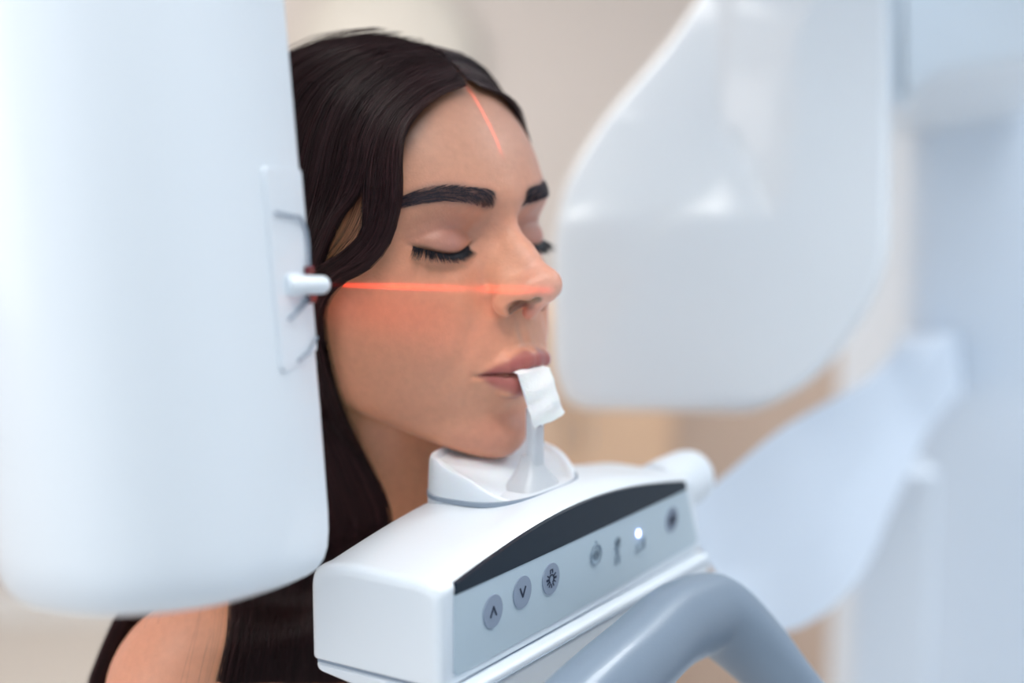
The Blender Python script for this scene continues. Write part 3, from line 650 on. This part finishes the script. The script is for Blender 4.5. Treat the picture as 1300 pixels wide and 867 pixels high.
# overhead beam that carries both x-ray heads, above the frame
v,f=loft([[ (p[0],p[1],z) for p in fillet([(-.24,-.17),(-.08,-.17),(.62,.45),(.72,.62),(.30,.62),(-.24,.0)],.05,6)] for z in (2.0,2.02,2.10,2.12)]); obj('overhead_beam',v,f,M['white'],cl)
# lower bracket: top edge left, ridge, outer edge, from the console towards the column
st=[ # left top edge, ridge, lower outer edge, back lower edge (px) and depth
 ((868,640),(892,712),(905,722),(880,660),.90),
 ((905,612),(925,722),(955,792),(900,700),.97),
 ((985,545),(1008,700),(1012,803),(985,640),1.05),
 ((1040,512),(1060,640),(1088,745),(1040,600),1.13),
 ((1100,478),(1112,560),(1138,640),(1100,540),1.22),
 ((1128,450),(1150,500),(1175,560),(1130,520),1.32),
 ((1138,432),(1196,436),(1205,520),(1140,500),1.45),
 ((1142,425),(1215,425),(1225,500),(1145,490),1.72)]
cols=[]
S=np.array([[at(*p,d) if k<3 else at(*p,d+.05) for k,p in enumerate(q[:4])] for q in st for d in [q[4]]])
res=np.stack([smoothpath(S[:,k],36) for k in range(4)],1)
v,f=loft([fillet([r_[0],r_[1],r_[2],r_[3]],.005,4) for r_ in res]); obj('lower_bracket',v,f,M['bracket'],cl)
pa=at(1085,700,1.5); pb=at(1142,700,1.5)
v,f=loft([[ (p[0],p[1],z) for p in fillet([(pa[0],pa[1]),(pb[0]+.04,pa[1]),(pb[0]+.04,pa[1]+.1),(pa[0],pa[1]+.1)],.012,4)] for z in (.03,at(1100,600,1.5)[2])]); obj('guide_post',v,f,M['column'],cl)
# ---------------------------------------------------------------- alignment lasers (line projectors)
def laser(name,loc,target,up,energy,fan,thick,spot,halo=0.0,c0=0.0):
    l=bpy.data.lights.new(name,'SPOT'); l.energy=energy; l.color=(1,1,1); l.spot_size=math.radians(spot); l.spot_blend=.3; l.shadow_soft_size=.0003
    o=bpy.data.objects.new(name,l); COL.objects.link(o); o.location=tuple(map(float,loc))
    z_=-(np.array(target)-np.array(loc)); z_/=np.linalg.norm(z_); x_=np.cross(up,z_); x_/=np.linalg.norm(x_); y_=np.cross(z_,x_)
    o.matrix_world=Matrix(((x_[0],y_[0],z_[0],loc[0]),(x_[1],y_[1],z_[1],loc[1]),(x_[2],y_[2],z_[2],loc[2]),(0,0,0,1)))
    l.use_nodes=True; nt=l.node_tree; E=nt.nodes['Emission']; nt_=nt.nodes.new
    tc=nt_('ShaderNodeTexCoord'); sp=nt_('ShaderNodeSeparateXYZ'); nt.links.new(tc.outputs['Normal'],sp.inputs[0])
    def math_(op,a,b_=None):
        n=nt_('ShaderNodeMath'); n.operation=op
        for k,q in enumerate((a,b_)):
            if q is None: continue
            if isinstance(q,(int,float)): n.inputs[k].default_value=q
            else: nt.links.new(q,n.inputs[k])
        return n.outputs[0]
    yv=math_('DIVIDE',sp.outputs['Y'],sp.outputs['Z'])
    g=math_('EXPONENT',math_('MULTIPLY',math_('POWER',math_('ABSOLUTE',math_('DIVIDE',yv,thick)),2.0),-1.0))
    if halo:
        h=math_('MULTIPLY',math_('EXPONENT',math_('MULTIPLY',math_('POWER',math_('ABSOLUTE',math_('DIVIDE',math_('SUBTRACT',yv,c0),.17)),2.0),-1.0)),halo); g=math_('ADD',g,h)
    E.inputs['Color'].default_value=(1,.055,.012,1); nt.links.new(g,E.inputs['Strength'])
    return o

tgt=at(700,369,.71); tipm=em+ax_*.002
up_=np.cross(tgt-tipm,CAM-tipm); up_/=np.linalg.norm(up_); up_=up_ if up_[2]>0 else -up_
laser('laser_line_light',tipm,tgt,up_,0.95,0,.014,140,halo=.11,c0=.16)
src=h2w((0,420,60)); mid=h2w((0,85,62))
laser('midline_laser_light',src,mid,h2w((100,0,0))-h2w((0,0,0)),11.0,0,.0024,9).data.spot_blend=1.0
